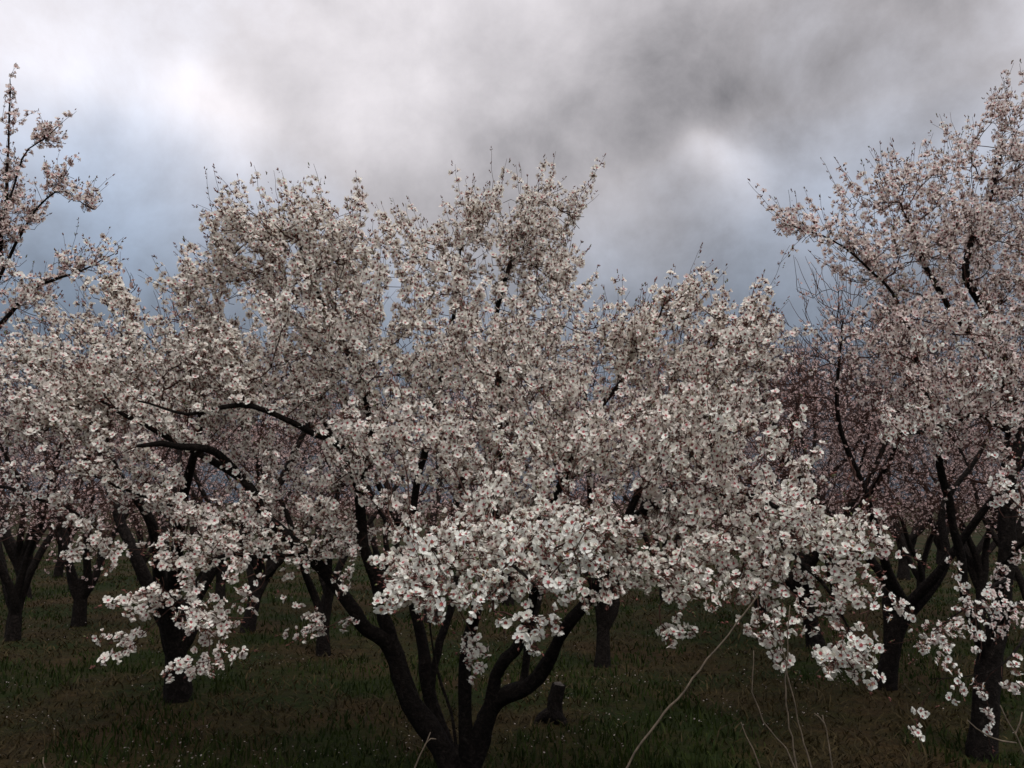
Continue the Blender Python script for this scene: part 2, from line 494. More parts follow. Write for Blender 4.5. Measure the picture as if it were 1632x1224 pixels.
def make_tree(limbs, pts, rng, shoot_n=1.0, shoot_len=(0.10, 0.32), flower_gap=0.042, per=(2, 5), fsize=(0.034, 0.051), bare=0.12,
              centre=None, up=0.7, tint=None, twig_r=0.0019, attach_r=0.05, bf=0.35, droop=None, keep=None, minz=0.5, bud_share=0.45, len_scale=None):
    """limbs: list of (points, radii) already resampled. Returns fine-branch tubes and blossom and bud arrays"""
    nodes, dirs, att = [], [], []
    for p, r_ in limbs:
        t = np.gradient(p, axis=0); t /= np.linalg.norm(t, axis=1)[:, None] + 1e-9
        nodes.append(p); dirs.append(t); att.append((r_ < attach_r) & (p[:, 2] > minz))
    nodes = np.vstack(nodes); dirs = np.vstack(dirs); att = np.concatenate(att)
    limb_r = np.concatenate([r_ for _, r_ in limbs])
    n0 = len(nodes)
    pos, par, D = grow(nodes, att, pts, dirs, bf)
    N = len(pos)
    # radii by the pipe rule
    kids = [[] for _ in range(N)]
    for i in range(n0, N):
        kids[par[i]].append(i)
    acc = np.zeros(N); ex = 2.35
    order = []
    stack = [i for i in range(n0, N) if par[i] < n0]
    seen = list(stack)
    while stack:
        i = stack.pop(); order.append(i); stack += kids[i]
    for i in reversed(order):
        acc[i] = acc[i] if kids[i] else twig_r ** ex
        if par[i] >= n0:
            acc[par[i]] += acc[i]
    rad = np.maximum(acc, twig_r ** ex) ** (1 / ex)
    tb = Tubes()
    samples_p, samples_d, samples_r = [], [], []
    for i in order:
        if par[i] >= n0 and max(kids[par[i]], key=lambda k: rad[k]) == i:
            continue                                  # continues a chain already started
        a_ = par[i]
        chain = [a_, i]
        while kids[chain[-1]]:
            chain.append(max(kids[chain[-1]], key=lambda k: rad[k]))
        P0 = pos[chain]; r0 = rad[chain].copy()
        r0[0] = min(rad[i] * 1.15, limb_r[a_] * 0.9 if a_ < n0 else rad[a_])
        if len(chain) > 1:
            L = np.linalg.norm(P0[1] - P0[0])
            lead = P0[0] + (D[a_] * 0.55 + (P0[1] - P0[0]) / (L + 1e-9) * 0.45) * L * 0.4
            P0 = np.vstack([P0[:1], lead[None], P0[1:]]); r0 = np.concatenate([r0[:1], [rad[i] * 1.05], r0[1:]])
        Pc, Rc = catmull(P0, r0, 0.07)
        Pc[1:] += rng.normal(size=(len(Pc) - 1, 3)) * 0.006
        mx_ = r0.max()
        tb.add(Pc, Rc, 7 if mx_ > 0.018 else (5 if mx_ > 0.007 else 4))
        t = np.gradient(Pc, axis=0); t /= np.linalg.norm(t, axis=1)[:, None] + 1e-9
        samples_p.append(Pc); samples_d.append(t); samples_r.append(Rc)
    for p, r_ in limbs:
        t = np.gradient(p, axis=0); t /= np.linalg.norm(t, axis=1)[:, None] + 1e-9
        m = (r_ < 0.028) & (p[:, 2] > minz + 0.2)
        if m.any():
            samples_p.append(p[m]); samples_d.append(t[m]); samples_r.append(r_[m] * 0.3)
    sp = np.vstack(samples_p); sd = np.vstack(samples_d); sr = np.concatenate(samples_r)
    # flowering shoots
    thin = np.nonzero(sr < 0.009)[0]
    ns = int(len(pts) * shoot_n)
    pick = rng.choice(thin, ns, replace=ns > len(thin))
    cen = pos[n0:].mean(0) if centre is None else np.asarray(centre)
    F_pos, F_dir, B_pos, B_dir = [], [], [], []
    shoots = [(sp[i], sd[i], None) for i in pick]
    for p, d, _ in shoots:
        o = p - cen; o[2] *= 0.6; o /= np.linalg.norm(o) + 1e-9
        g = np.array([0, 0, 1.0]) * (up if droop is None else up * (1 - droop(p)))
        s = d * 0.5 + o * 0.55 + g + rng.normal(size=3) * 0.33
        s /= np.linalg.norm(s)
        L = rng.uniform(*shoot_len) * (0.6 + 0.8 * rng.random())
        if len_scale is not None:
            L *= len_scale(p)
        long_ = rng.random() < bare
        if long_:
            L *= 1.3; s = s + np.array([0, 0, 0.6]); s /= np.linalg.norm(s)
        k = max(3, int(L / 0.06))
        q = p + np.arange(k + 1)[:, None] / k * L * s[None]
        q[1:] += np.cumsum(rng.normal(size=(k, 3)) * 0.006, axis=0)
        tb.add(q, np.linspace(twig_r * 1.0, twig_r * 0.55, k + 1), 3)
        nf = max(1, int(L / flower_gap))
        for u_ in range(nf):
            x = (u_ + 0.3 + rng.random() * 0.6) / nf
            base0 = p + s * L * x
            topb = x > (0.45 if long_ else 0.86)
            m = rng.integers(per[0], per[1] + 1)
            for _ in range(m):
                base = base0 + s * rng.uniform(-0.013, 0.013)
                rd = rng.normal(size=3); rd -= rd @ s * s; rd /= np.linalg.norm(rd) + 1e-9
                fd = rd + s * rng.uniform(0.0, 0.9) + np.array([0, 0, 0.15])
                if topb or rng.random() < bud_share * 0.35:
                    if rng.random() < 0.55:
                        B_pos.append(base + rd * 0.002); B_dir.append(rd * 0.55 + s * 0.9)
                else:
                    F_pos.append(base + rd * rng.uniform(0.012, 0.032)); F_dir.append(fd)
                    if rng.random() < bud_share:
                        B_pos.append(base); B_dir.append(rd * 0.8 + s * rng.uniform(-0.2, 1.2) + rng.normal(size=3) * 0.3)
        B_pos.append(p + s * L); B_dir.append(s)
        B_pos.append(p + s * L * 0.985); B_dir.append(s + rng.normal(size=3) * 0.5)
        B_pos.append(p + s * L * 0.97); B_dir.append(s + rng.normal(size=3) * 0.6)
    Fp, Fd = np.array(F_pos), np.array(F_dir)
    if keep is not None:
        m = keep(Fp); Fp, Fd = Fp[m], Fd[m]
    n = len(Fp)
    var = rng.choice(5, n, p=OPEN_P)
    size = rng.uniform(fsize[0], fsize[1], n)
    pk = np.clip(rng.normal(0.25, 0.28, n) if tint is None else rng.normal(tint, 0.28, n), 0, 1)[:, None]
    tn = (1 - pk) * np.array([1.0, 0.99, 0.97]) + pk * np.array([0.96, 0.84, 0.86])
    tn *= rng.uniform(0.9, 1.04, n)[:, None]
    fl = dict(pos=Fp, R=frames(Fd, rng.uniform(0, 6.28, n)), size=size, var=var, tint=tn)
    return tb, fl, (np.array(B_pos), np.array(B_dir))

def sub(fl, m):
    return {k: v[m] for k, v in fl.items()}

def buds_mesh(B, base, rng):
    Bp, Bd = B
    n = len(Bp)
    V, T = scatter(BUD_V, BUD_T, Bp - base, frames(Bd, rng.uniform(0, 6.28, n)), rng.uniform(0.011, 0.023, n))
    g = (rng.random(n) < 0.22)[:, None]
    c = np.where(g, np.array([[0.10, 0.11, 0.035]]), np.array([[0.17, 0.055, 0.042]])) * rng.uniform(0.6, 1.2, (n, 1))
    return mesh_np('buds', V, T, [MAT_CALYX], col=np.repeat(c, len(BUD_V), 0))

HERO_PET, HERO_CEN = [], []
for k in range(5):
    t = TEMPL[0][k]
    HERO_PET.append(mesh_np('blossom', t['V'][:t['nv']], t['T'][:t['nt']], [MAT_PETAL], col=t['C'][:t['nv']]))
    HERO_CEN.append(mesh_np('flower_centre', t['V'][t['nv']:], t['T'][t['nt']:] - t['nv'], [MAT_CALYX], col=t['C'][t['nv']:]))

def pick_hero(fl, n):
    """the n blossoms that show largest in the frame and are not behind others"""
    d = fl['pos'] - np.array([0, 0, CAM_H])
    c, s = math.cos(PITCH), math.sin(PITCH)
    dep = d[:, 1] * c + d[:, 2] * s; upc = -d[:, 1] * s + d[:, 2] * c
    u = W0 / 2 + d[:, 0] / dep * F0; v = H0 / 2 - upc / dep * F0
    ok = (u > 4) & (u < W0 - 4) & (v > 4) & (v < H0 - 4)
    cell = (u // 11).astype(int) * 10000 + (v // 11).astype(int)
    order = np.argsort(dep); seen, out = set(), []
    for i in order:
        if ok[i] and cell[i] not in seen:
            seen.add(cell[i]); out.append(i)
            if len(out) >= n:
                break
    m = np.zeros(len(dep), bool); m[out] = True
    return m

def dress(root, base, tb, fl, B, lod, rng, hero=0):
    """twigs, blossoms and buds of one tree as children of its root"""
    b_ = np.asarray(base)
    me = tb.mesh('twigs', MAT_TWIG); me.transform(Matrix.Translation(-Vector(base)))
    link('twigs', me, root, kind='stuff')
    m = pick_hero(fl, hero) if hero else np.zeros(len(fl['pos']), bool)
    rest = sub(fl, ~m); rest['pos'] = rest['pos'] - b_
    near = rest['pos'][:, 1] + b_[1] < 4.1
    parts_ = [blossom_mass(sub(rest, q), l_) for q, l_ in ((near, 1), (~near, 3)) if q.any()]
    V = np.vstack([a_[0] for a_ in parts_]); C = np.vstack([a_[3] for a_ in parts_]); M = np.concatenate([a_[2] for a_ in parts_])
    off = np.cumsum([0] + [len(a_[0]) for a_ in parts_])
    T = np.vstack([a_[1] + o_ for a_, o_ in zip(parts_, off)])
    link('crown', mesh_np('crown', V, T, [MAT_PETAL, MAT_CALYX], M, C), root, kind='stuff')
    link('buds', buds_mesh(B, b_, rng), root, kind='stuff')
    for i in np.nonzero(m)[0]:
        k = fl['var'][i]
        o = link('blossom', HERO_PET[k], root)
        M4 = Matrix(fl['R'][i].tolist()).to_4x4()
        o.matrix_local = Matrix.Translation(Vector(fl['pos'][i] - b_)) @ M4 @ Matrix.Scale(fl['size'][i] * 1.02, 4)
        link('flower_centre', HERO_CEN[k], o)

def traced(spec, step=0.08):
    p = [P(a, b, c) for a, b, c, _ in spec]
    q, r_ = catmull(p, [r_ for *_, r_ in spec], step)
    rr = np.random.default_rng(int(abs(spec[0][0] * 7 + spec[-1][1])))
    w = rr.normal(size=q.shape); w[1:-1] = (w[1:-1] + w[:-2] + w[2:]) / 1.9
    fade = np.clip((np.arange(len(q)) - 2) / 4.0, 0, 1)[:, None]
    q += w * fade * (0.10 * np.minimum(r_, 0.04)[:, None] + 0.004)
    return q, r_

def pix_lobe(px, py, Y, rx, ry, ry_m, n):
    k = Y / F0
    return (P(px, py, Y), (rx * k, ry_m, ry * k), n)

def ground_at(px, Y):
    x = (px - W0 / 2) / F0 * (Y * math.cos(PITCH) - CAM_H * math.sin(PITCH))
    return Vector((x, Y, hgt(x, Y)))

def limb_parts(root, base, limbs, names, sides=12, lump=0.09):
    for k, ((p, r_), nm) in enumerate(zip(limbs, names)):
        tb = Tubes()
        sd_ = sides if r_.max() > 0.03 else 8
        tb.add(p - np.asarray(base), r_, sd_, lump, seed=k + 11)
        link(nm, tb.mesh(nm, MAT_BARK), root)

# ------------------------------------------------------------------ the almond tree in front
def main_tree():
    rng = np.random.default_rng(101)
    base = ground_at(735, 5.4)
    S = [
        # trunk
        [(735, 1262, 5.40, .20), (733, 1235, 5.40, .165), (733, 1214, 5.39, .125), (734, 1198, 5.37, .08)],
        # left stem and its forks
        [(720, 1222, 5.40, .11), (690, 1172, 5.40, .10), (657, 1118, 5.36, .088), (633, 1054, 5.31, .078), (612, 1024, 5.28, .07),
         (589, 1003, 5.25, .062), (557, 959, 5.2, .056), (523, 920, 5.2, .052), (475, 872, 5.1, .048), (428, 828, 5.05, .043),
         (398, 776, 5.0, .036), (340, 735, 5.0, .03), (265, 695, 5.1, .024), (150, 635, 5.2, .014)],
        [(658, 1116, 5.36, .055), (638, 1062, 5.33, .062), (619, 1000, 5.31, .058), (604, 943, 5.3, .052), (586, 885, 5.3, .048), (579, 827, 5.3, .046),
         (573, 773, 5.3, .043), (590, 690, 5.25, .034), (570, 600, 5.2, .027), (520, 500, 5.2, .02), (480, 400, 5.2, .012), (462, 330, 5.2, .007)],
        [(575, 790, 5.3, .038), (545, 714, 5.15, .032), (500, 688, 4.98, .029), (440, 660, 4.8, .026), (380, 650, 4.68, .021), (300, 660, 4.6, .013), (220, 640, 4.6, .007)],
        [(410, 798, 5.0, .032), (375, 748, 5.0, .034), (332, 719, 4.86, .032), (290, 713, 4.76, .031), (255, 709, 4.72, .026), (220, 713, 4.7, .013)],
        [(432, 842, 5.05, .028), (380, 835, 5.0, .024), (334, 826, 4.95, .019), (250, 800, 4.9, .012), (150, 760, 4.8, .007)],
        [(480, 880, 5.1, .024), (420, 888, 4.85, .02), (360, 886, 4.55, .015), (312, 925, 4.4, .009), (330, 990, 4.3, .006)],
        # second stem
        [(716, 1215, 5.43, .085), (688, 1118, 5.5, .068), (682, 1071, 5.5, .062), (671, 1005, 5.55, .054), (655, 930, 5.6, .045),
         (660, 800, 5.7, .036), (690, 650, 5.7, .028), (720, 520, 5.7, .019), (735, 400, 5.7, .011)],
        [(686, 1112, 5.5, .035), (688, 1078, 5.51, .038), (697, 1040, 5.55, .039), (709, 1002, 5.6, .036), (722, 950, 5.7, .03), (755, 850, 5.9, .025), (800, 700, 6.1, .018), (830, 560, 6.2, .01)],
        [(731, 1222, 5.26, .016), (719, 1137, 5.28, .014), (697, 1071, 5.3, .012), (685, 1000, 5.3, .009), (690, 900, 5.2, .006)],
        # middle stem
        [(744, 1212, 5.35, .075), (742, 1160, 5.3, .062), (740, 1098, 5.25, .056), (744, 1029, 5.2, .052), (757, 975, 5.15, .048),
         (775, 900, 5.2, .043), (790, 780, 5.3, .038), (795, 650, 5.4, .032), (792, 520, 5.5, .026), (805, 445, 5.5, .02), (835, 360, 5.5, .011), (860, 300, 5.5, .007)],
        [(750, 1000, 5.17, .04), (768, 935, 4.75, .034), (785, 898, 4.25, .027), (800, 885, 3.75, .02), (810, 895, 3.35, .011), (850, 930, 3.15, .006)],
        [(783, 898, 4.3, .02), (740, 895, 3.85, .015), (700, 915, 3.5, .01), (660, 950, 3.35, .006)],
        # right stem and its forks
        [(752, 1215, 5.35, .10), (770, 1162, 5.3, .092), (784, 1124, 5.25, .082), (789, 1078, 5.2, .056), (807, 1046, 5.15, .05), (828, 1018, 5.1, .045),
         (850, 950, 5.0, .039), (872, 840, 4.9, .034), (905, 740, 4.8, .028), (960, 650, 4.9, .021), (1020, 560, 5.0, .013), (1060, 490, 5.0, .007)],
        [(772, 1150, 5.28, .07), (786, 1124, 5.25, .074), (811, 1105, 5.2, .069), (838, 1090, 5.15, .063), (866, 1060, 5.1, .058), (891, 1017, 5.0, .054), (911, 982, 4.95, .05),
         (937, 953, 4.9, .047), (975, 885, 4.8, .041), (1012, 827, 4.7, .036), (1080, 800, 4.6, .029), (1180, 790, 4.3, .021), (1270, 830, 4.0, .013), (1330, 900, 3.8, .007)],
        [(970, 893, 4.81, .034), (1020, 780, 4.9, .029), (1070, 690, 5.0, .023), (1110, 600, 5.1, .016), (1135, 525, 5.1, .009)],
        [(834, 1092, 5.16, .04), (838, 1058, 5.2, .035), (846, 1000, 5.3, .03), (880, 880, 5.6, .024), (930, 700, 5.9, .014)],
        [(800, 830, 5.25, .028), (840, 822, 4.95, .026), (880, 838, 4.6, .02), (930, 840, 4.2, .013), (990, 830, 3.9, .008)],
        [(1180, 790, 4.3, .016), (1250, 870, 3.95, .013), (1310, 930, 3.75, .01), (1350, 1000, 3.62, .006), (1360, 1080, 3.6, .004)],
        [(655, 925, 5.6, .03), (600, 800, 6.0, .026), (520, 680, 6.3, .02), (450, 560, 6.5, .012)],
        [(930, 965, 4.95, .03), (1010, 850, 5.5, .024), (1090, 740, 6.0, .018), (1150, 640, 6.3, .01)],
    ]
    limbs = [traced(s) for s in S]
    limbs = [limbs[0]] + [(p, r_ * 0.70) for p, r_ in limbs[1:]]
    limbs[0][0][0] = (base.x, base.y, base.z - 0.12)
    names = ['trunk'] + ['limb'] * (len(S) - 1)
    L = [pix_lobe(*a) for a in (
        (470, 425, 5.2, 140, 105, .55, 150), (400, 400, 5.15, 65, 85, .35, 60), (560, 420, 5.2, 60, 100, .4, 55), (560, 560, 5.0, 190, 120, .6, 190),
        (825, 400, 5.55, 85, 110, .42, 100), (760, 360, 5.5, 45, 60, .3, 28), (630, 420, 5.4, 50, 65, .3, 26), (900, 340, 5.5, 40, 36, .25, 16), (690, 440, 5.6, 70, 80, .4, 50), (900, 470, 5.5, 45, 60, .35, 26),
        (800, 570, 5.2, 190, 120, .8, 210), (180, 600, 5.3, 180, 95, .6, 200), (190, 500, 5.3, 50, 45, .3, 28), (320, 520, 5.2, 60, 90, .35, 50), (90, 680, 5.0, 110, 60, .5, 70),
        (370, 640, 5.1, 170, 95, .5, 150), (1080, 600, 5.0, 150, 110, .7, 170), (1085, 490, 5.0, 26, 50, .2, 20), (1195, 515, 5.0, 22, 36, .15, 10), (1190, 560, 5.0, 55, 60, .3, 40), (990, 555, 5.0, 55, 42, .35, 28),
        (1120, 750, 4.4, 150, 120, .65, 190), (850, 730, 4.6, 210, 100, .7, 220), (640, 720, 4.7, 120, 85, .6, 80),
        (790, 890, 3.6, 165, 62, .36, 130), (860, 830, 4.0, 150, 55, .3, 70), (670, 860, 4.2, 70, 60, .3, 28), (960, 900, 4.0, 60, 55, .25, 26), (500, 830, 5.3, 100, 60, .35, 30), (905, 870, 3.25, 60, 55, .2, 40), (690, 945, 3.4, 65, 28, .2, 28), (850, 1005, 3.3, 30, 34, .12, 14), (762, 1040, 4.2, 18, 38, .12, 6), (780, 955, 3.35, 60, 22, .15, 16),
        (330, 850, 4.6, 130, 70, .4, 38), (270, 940, 4.3, 60, 36, .25, 12), (350, 985, 4.2, 60, 50, .2, 12), (390, 945, 4.3, 45, 55, .2, 10), (330, 1060, 4.2, 35, 20, .1, 6),
        (1270, 845, 3.9, 120, 65, .42, 68), (1350, 860, 3.8, 50, 36, .25, 20), (1330, 970, 3.65, 60, 55, .22, 22), (1350, 1050, 3.55, 42, 42, .16, 15), (1200, 930, 3.9, 60, 35, .25, 22),
        (480, 770, 5.3, 140, 80, .4, 42), (1090, 920, 4.0, 120, 42, .35, 55), (1120, 860, 4.2, 130, 50, .4, 60), (1060, 1005, 3.9, 32, 22, .1, 7), (1225, 1010, 3.7, 25, 40, .1, 7), (200, 770, 4.9, 110, 50, .4, 40),
        (170, 850, 4.8, 40, 30, .2, 8), (540, 880, 5.0, 60, 60, .3, 16), (510, 1000, 4.9, 30, 40, .15, 6), (210, 1030, 4.4, 18, 10, .08, 3),
        (480, 560, 6.3, 180, 120, .5, 80), (820, 600, 6.3, 180, 130, .6, 80), (1120, 680, 6.2, 110, 90, .5, 50), (250, 620, 6.0, 140, 70, .4, 50))]
    pts = in_lobes(L, rng)
    def droop(p):
        return 0.95 if p[2] < 1.65 and p[1] < 4.7 else (0.6 if p[2] < 1.9 else 0.0)
    tb, fl, B = make_tree(limbs, pts, rng, shoot_n=1.2, up=0.85, centre=P(780, 830, 5.3), droop=droop, tint=0.05, minz=0.9, bare=0.08,
                          len_scale=lambda p: min(1.0, max(0.4, (p[1] - 2.2) / 2.6)))
    print('main flowers', len(fl['pos']), 'pts', len(pts))
    root = empty('almond_tree', base, 'wide white-flowering almond tree forking low into several dark stems, in full bloom', 'tree')
    limb_parts(root, base, limbs, names, 12, 0.12)
    dress(root, base, tb, fl, B, 1, rng, hero=300)
main_tree()

# ------------------------------------------------------------------ big tree on the right
def right_tree():
    rng = np.random.default_rng(202)
    base = ground_at(1566, 6.0)
    S = [
        [(1563, 1212, 6.0, .115), (1568, 1150, 6.0, .095), (1572, 1090, 6.0, .088), (1574, 1040, 6.0, .085), (1592, 975, 6.0, .07), (1603, 900, 6.0, .064),
         (1606, 800, 6.0, .058), (1612, 680, 6.0, .052), (1596, 572, 6.0, .044), (1563, 487, 5.95, .036), (1540, 440, 5.9, .03), (1549, 388, 5.9, .024), (1577, 320, 5.9, .017), (1600, 220, 5.9, .009)],
        [(1572, 1060, 6.0, .06), (1545, 965, 5.9, .052), (1522, 850, 5.8, .045), (1500, 740, 5.7, .037), (1470, 600, 5.6, .028), (1430, 480, 5.5, .018), (1340, 390, 5.4, .009), (1260, 360, 5.35, .005)],
        [(1598, 580, 6.0, .03), (1530, 514, 5.9, .025), (1482, 440, 5.8, .019), (1440, 340, 5.75, .01)],
        [(1604, 900, 6.0, .05), (1660, 760, 6.1, .042), (1700, 600, 6.2, .033), (1720, 420, 6.2, .022), (1700, 280, 6.2, .012)],
        [(1606, 790, 6.0, .04), (1640, 640, 6.5, .034), (1650, 480, 6.7, .025), (1640, 330, 6.7, .014)],
        [(1612, 690, 6.0, .03), (1560, 660, 5.6, .025), (1500, 680, 5.2, .019), (1440, 690, 4.95, .01)],
        [(1585, 1000, 6.0, .03), (1600, 930, 5.4, .024), (1590, 930, 4.9, .017), (1540, 970, 4.6, .01), (1480, 1010, 4.5, .005)],
        [(1580, 1020, 6.0, .024), (1620, 960, 5.2, .02), (1640, 1000, 4.7, .014), (1580, 1070, 4.5, .008), (1480, 1080, 4.5, .004)],
        [(1600, 900, 6.0, .03), (1640, 850, 5.2, .022), (1640, 830, 4.5, .012)],
    ]
    limbs = [traced(s) for s in S]
    limbs = [(p, r_ * (0.5 if k >= 6 else (0.62 if k == 1 else 0.9))) for k, (p, r_) in enumerate(limbs)]
    limbs[0][0][0] = (base.x, base.y, base.z - 0.12)
    L = [pix_lobe(*a) for a in (
        (1590, 300, 5.9, 100, 130, .6, 95), (1470, 400, 5.7, 120, 100, .55, 120), (1480, 290, 5.7, 70, 50, .3, 34), (1400, 320, 5.6, 55, 42, .25, 28), (1300, 372, 5.35, 60, 22, .15, 16), (1250, 362, 5.3, 25, 14, .08, 5),
        (1500, 590, 5.4, 130, 120, .6, 150), (1400, 560, 5.5, 70, 80, .35, 46), (1620, 480, 6.0, 110, 140, .7, 120), (1730, 420, 6.1, 140, 170, .8, 120), (1760, 620, 6.1, 170, 160, .9, 120),
        (1600, 680, 5.5, 110, 100, .6, 60), (1440, 690, 4.9, 45, 40, .2, 16), (1500, 700, 5.1, 50, 40, .25, 14), (1620, 480, 7.0, 160, 160, .5, 70),
        (1540, 975, 4.6, 50, 36, .2, 12), (1500, 1030, 4.5, 60, 35, .2, 10), (1580, 990, 4.5, 40, 30, .2, 9), (1625, 830, 4.2, 30, 60, .2, 10), (1440, 985, 4.6, 30, 40, .15, 6),
        (1480, 1120, 4.5, 60, 60, .2, 6), (1570, 1100, 4.5, 50, 50, .2, 5), (1385, 420, 5.5, 55, 38, .2, 24), (1495, 830, 4.9, 40, 20, .15, 6), (1610, 200, 5.9, 25, 70, .2, 16))]
    L = [(c, r_, int(n * 1.5) if c.y > 5.0 else max(2, int(n * 0.6))) for c, r_, n in L]
    pts = in_lobes(L, rng)
    tb, fl, B = make_tree(limbs, pts, rng, shoot_n=1.15, centre=P(1600, 760, 6.0), tint=0.6, bare=0.2, per=(2, 4), flower_gap=0.055, minz=0.7, fsize=(0.037, 0.047),
                          droop=lambda p: 0.9 if p[2] < 1.5 else 0.0)
    print('right flowers', len(fl['pos']))
    root = empty('almond_tree', base, 'tall pinkish almond tree with single dark trunk and bare shoot tips above the stalks', 'tree')
    limb_parts(root, base, limbs, ['trunk'] + ['limb'] * (len(S) - 1))
    dress(root, base, tb, fl, B, 1, rng, hero=250)
right_tree()

# ------------------------------------------------------------------ big tree on the left, mostly out of the frame
def left_tree():
    rng = np.random.default_rng(303)
    base = ground_at(-130, 6.0)
    S = [
        [(-130, 1195, 6.0, .115), (-125, 1080, 6.0, .095), (-110, 940, 6.0, .085), (-80, 740, 6.0, .065), (-45, 580, 6.0, .05), (-12, 450, 6.0, .036), (8, 330, 6.0, .022), (12, 220, 6.0, .013), (15, 125, 6.0, .005)],
        [(-55, 620, 6.0, .034), (-10, 528, 5.95, .03), (25, 492, 5.9, .027), (52, 460, 5.88, .023), (85, 447, 5.85, .018), (130, 432, 5.8, .011), (182, 404, 5.75, .005)],
        [(-95, 850, 6.0, .03), (-20, 778, 5.85, .024), (55, 795, 5.75, .018), (108, 812, 5.7, .013), (152, 842, 5.65, .007)],
        [(-20, 480, 6.0, .024), (25, 390, 5.95, .018), (62, 330, 5.9, .012), (100, 305, 5.85, .008), (148, 335, 5.8, .005)],
        [(2, 370, 6.0, .015), (35, 255, 6.0, .01), (70, 220, 6.0, .007), (102, 192, 6.0, .004)],
        [(-110, 930, 6.0, .05), (-180, 760, 6.1, .042), (-220, 560, 6.2, .03), (-220, 380, 6.2, .018), (-200, 250, 6.2, .009)],
        [(-90, 800, 6.0, .04), (-120, 620, 6.5, .032), (-110, 450, 6.7, .02), (-90, 320, 6.7, .01)],
    ]
    limbs = [traced(s) for s in S]
    limbs = [(p, np.where(r_ < 0.04, r_ * 0.58, r_ * 0.8)) for p, r_ in limbs]
    limbs[0][0][0] = (base.x, base.y, base.z - 0.12)
    L = [pix_lobe(*a) for a in (
        (12, 270, 6.0, 20, 110, .15, 26), (8, 390, 5.95, 35, 60, .25, 22), (75, 222, 6.0, 32, 14, .1, 9), (92, 295, 5.88, 34, 26, .18, 16), (40, 350, 5.9, 45, 26, .2, 14),
        (130, 325, 5.8, 24, 16, .1, 7), (120, 420, 5.8, 55, 22, .2, 22), (30, 470, 5.9, 50, 40, .25, 26), (70, 500, 5.85, 30, 30, .2, 8), (-130, 380, 6.2, 120, 200, .7, 150), (-220, 560, 6.2, 120, 160, .8, 100),
        (-40, 620, 5.8, 70, 90, .5, 50), (30, 800, 5.75, 60, 25, .2, 10), (-80, 400, 6.8, 100, 160, .4, 50))]
    pts = in_lobes(L, rng)
    tb, fl, B = make_tree(limbs, pts, rng, shoot_n=2.2, centre=P(-120, 700, 6.1), tint=0.7, bare=0.2, per=(2, 4), flower_gap=0.05, shoot_len=(0.06, 0.2), minz=0.8, fsize=(0.036, 0.046))
    print('left flowers', len(fl['pos']))
    root = empty('almond_tree', base, 'pink-tinged almond tree with a slender upright leader and a bent grey bough', 'tree')
    limb_parts(root, base, limbs, ['trunk'] + ['limb'] * (len(S) - 1))
    dress(root, base, tb, fl, B, 1, rng, hero=120)
left_tree()

# ------------------------------------------------------------------ orchard trees behind
def orchard_proto(seed, Ht, Rc, h0, nl, npts, r0, tint, gap, fs, sn=2.1):
    """a vase-shaped almond tree grown at the origin; returns its meshes"""
    rng = np.random.default_rng(seed)
    limbs = []
    lean = rng.normal(size=2) * 0.08
    tp = [(0, 0, -0.15), (0, 0, 0.05), (lean[0] * 0.5, lean[1] * 0.5, h0 * 0.55), (lean[0], lean[1], h0)]
    limbs.append(catmull(tp, [r0 * 1.35, r0 * 1.12, r0 * .92, r0 * 0.6], 0.1))
    lobes = []
    a0 = rng.uniform(0, 6.28)
    for k in range(nl):
        a = a0 + 2 * math.pi * k / nl + rng.normal() * 0.25
        rr = Rc * rng.uniform(0.5, 0.85); zt = Ht * rng.uniform(0.74, 0.95)
        c, s = math.cos(a), math.sin(a)
        q = [(lean[0] * .5 + c * r0 * .15, lean[1] * .5 + s * r0 * .15, h0 * 0.55), (lean[0] + c * r0 * .8, lean[1] + s * r0 * .8, h0), (lean[0] + c * rr * .22, lean[1] + s * rr * .22, h0 + (zt - h0) * .18), (c * rr * .5, s * rr * .5, h0 + (zt - h0) * .42),
             (c * rr * .78, s * rr * .78, h0 + (zt - h0) * .7), (c * rr, s * rr, zt)]
        q = [np.array(v) + rng.normal(size=3) * (0.05 if i else 0.0) for i, v in enumerate(q)]
        limbs.append(catmull(q, [r0 * .7, r0 * .6, r0 * .5, r0 * .36, r0 * .23, r0 * .1], 0.1))
        lobes.append(((c * rr * .9, s * rr * .9, zt - 0.25), (Rc * .42, Rc * .42, Ht * .2), int(npts * .6 / nl)))
        lobes.append(((c * Rc * .8, s * Rc * .8, h0 + (Ht - h0) * .33), (Rc * .36, Rc * .36, Ht * .13), int(npts * .25 / nl)))
    lobes.append(((0, 0, Ht * .72), (Rc * .55, Rc * .55, Ht * .22), int(npts * .15)))
    pts = in_lobes(lobes, rng)
    tb, fl, B = make_tree(limbs, pts, rng, shoot_n=sn, shoot_len=(0.10, 0.34), flower_gap=gap * 1.5, per=(1, 3), fsize=fs, bare=0.3, up=0.6, tint=tint, twig_r=0.0032, minz=h0 * 0.9, bud_share=0.25)
    fl['tint'] = fl['tint'] * np.array([0.84, 0.74, 0.74])      # pinker bloom, with the shade of the back rows put into its colour
    t2 = Tubes()
    for k, (p, r_) in enumerate(limbs):
        t2.add(p, r_, 10 if k == 0 else 8, 0.09, seed=seed + k)
    V, T, M, C = blossom_mass(fl, 2)
    print('proto', seed, len(fl['pos']), len(tb.V))
    return (t2.mesh('trunk', MAT_BARK), tb.mesh('twigs', MAT_TWIG), mesh_np('crown', V, T, [MAT_PETAL, MAT_CALYX], M, C))

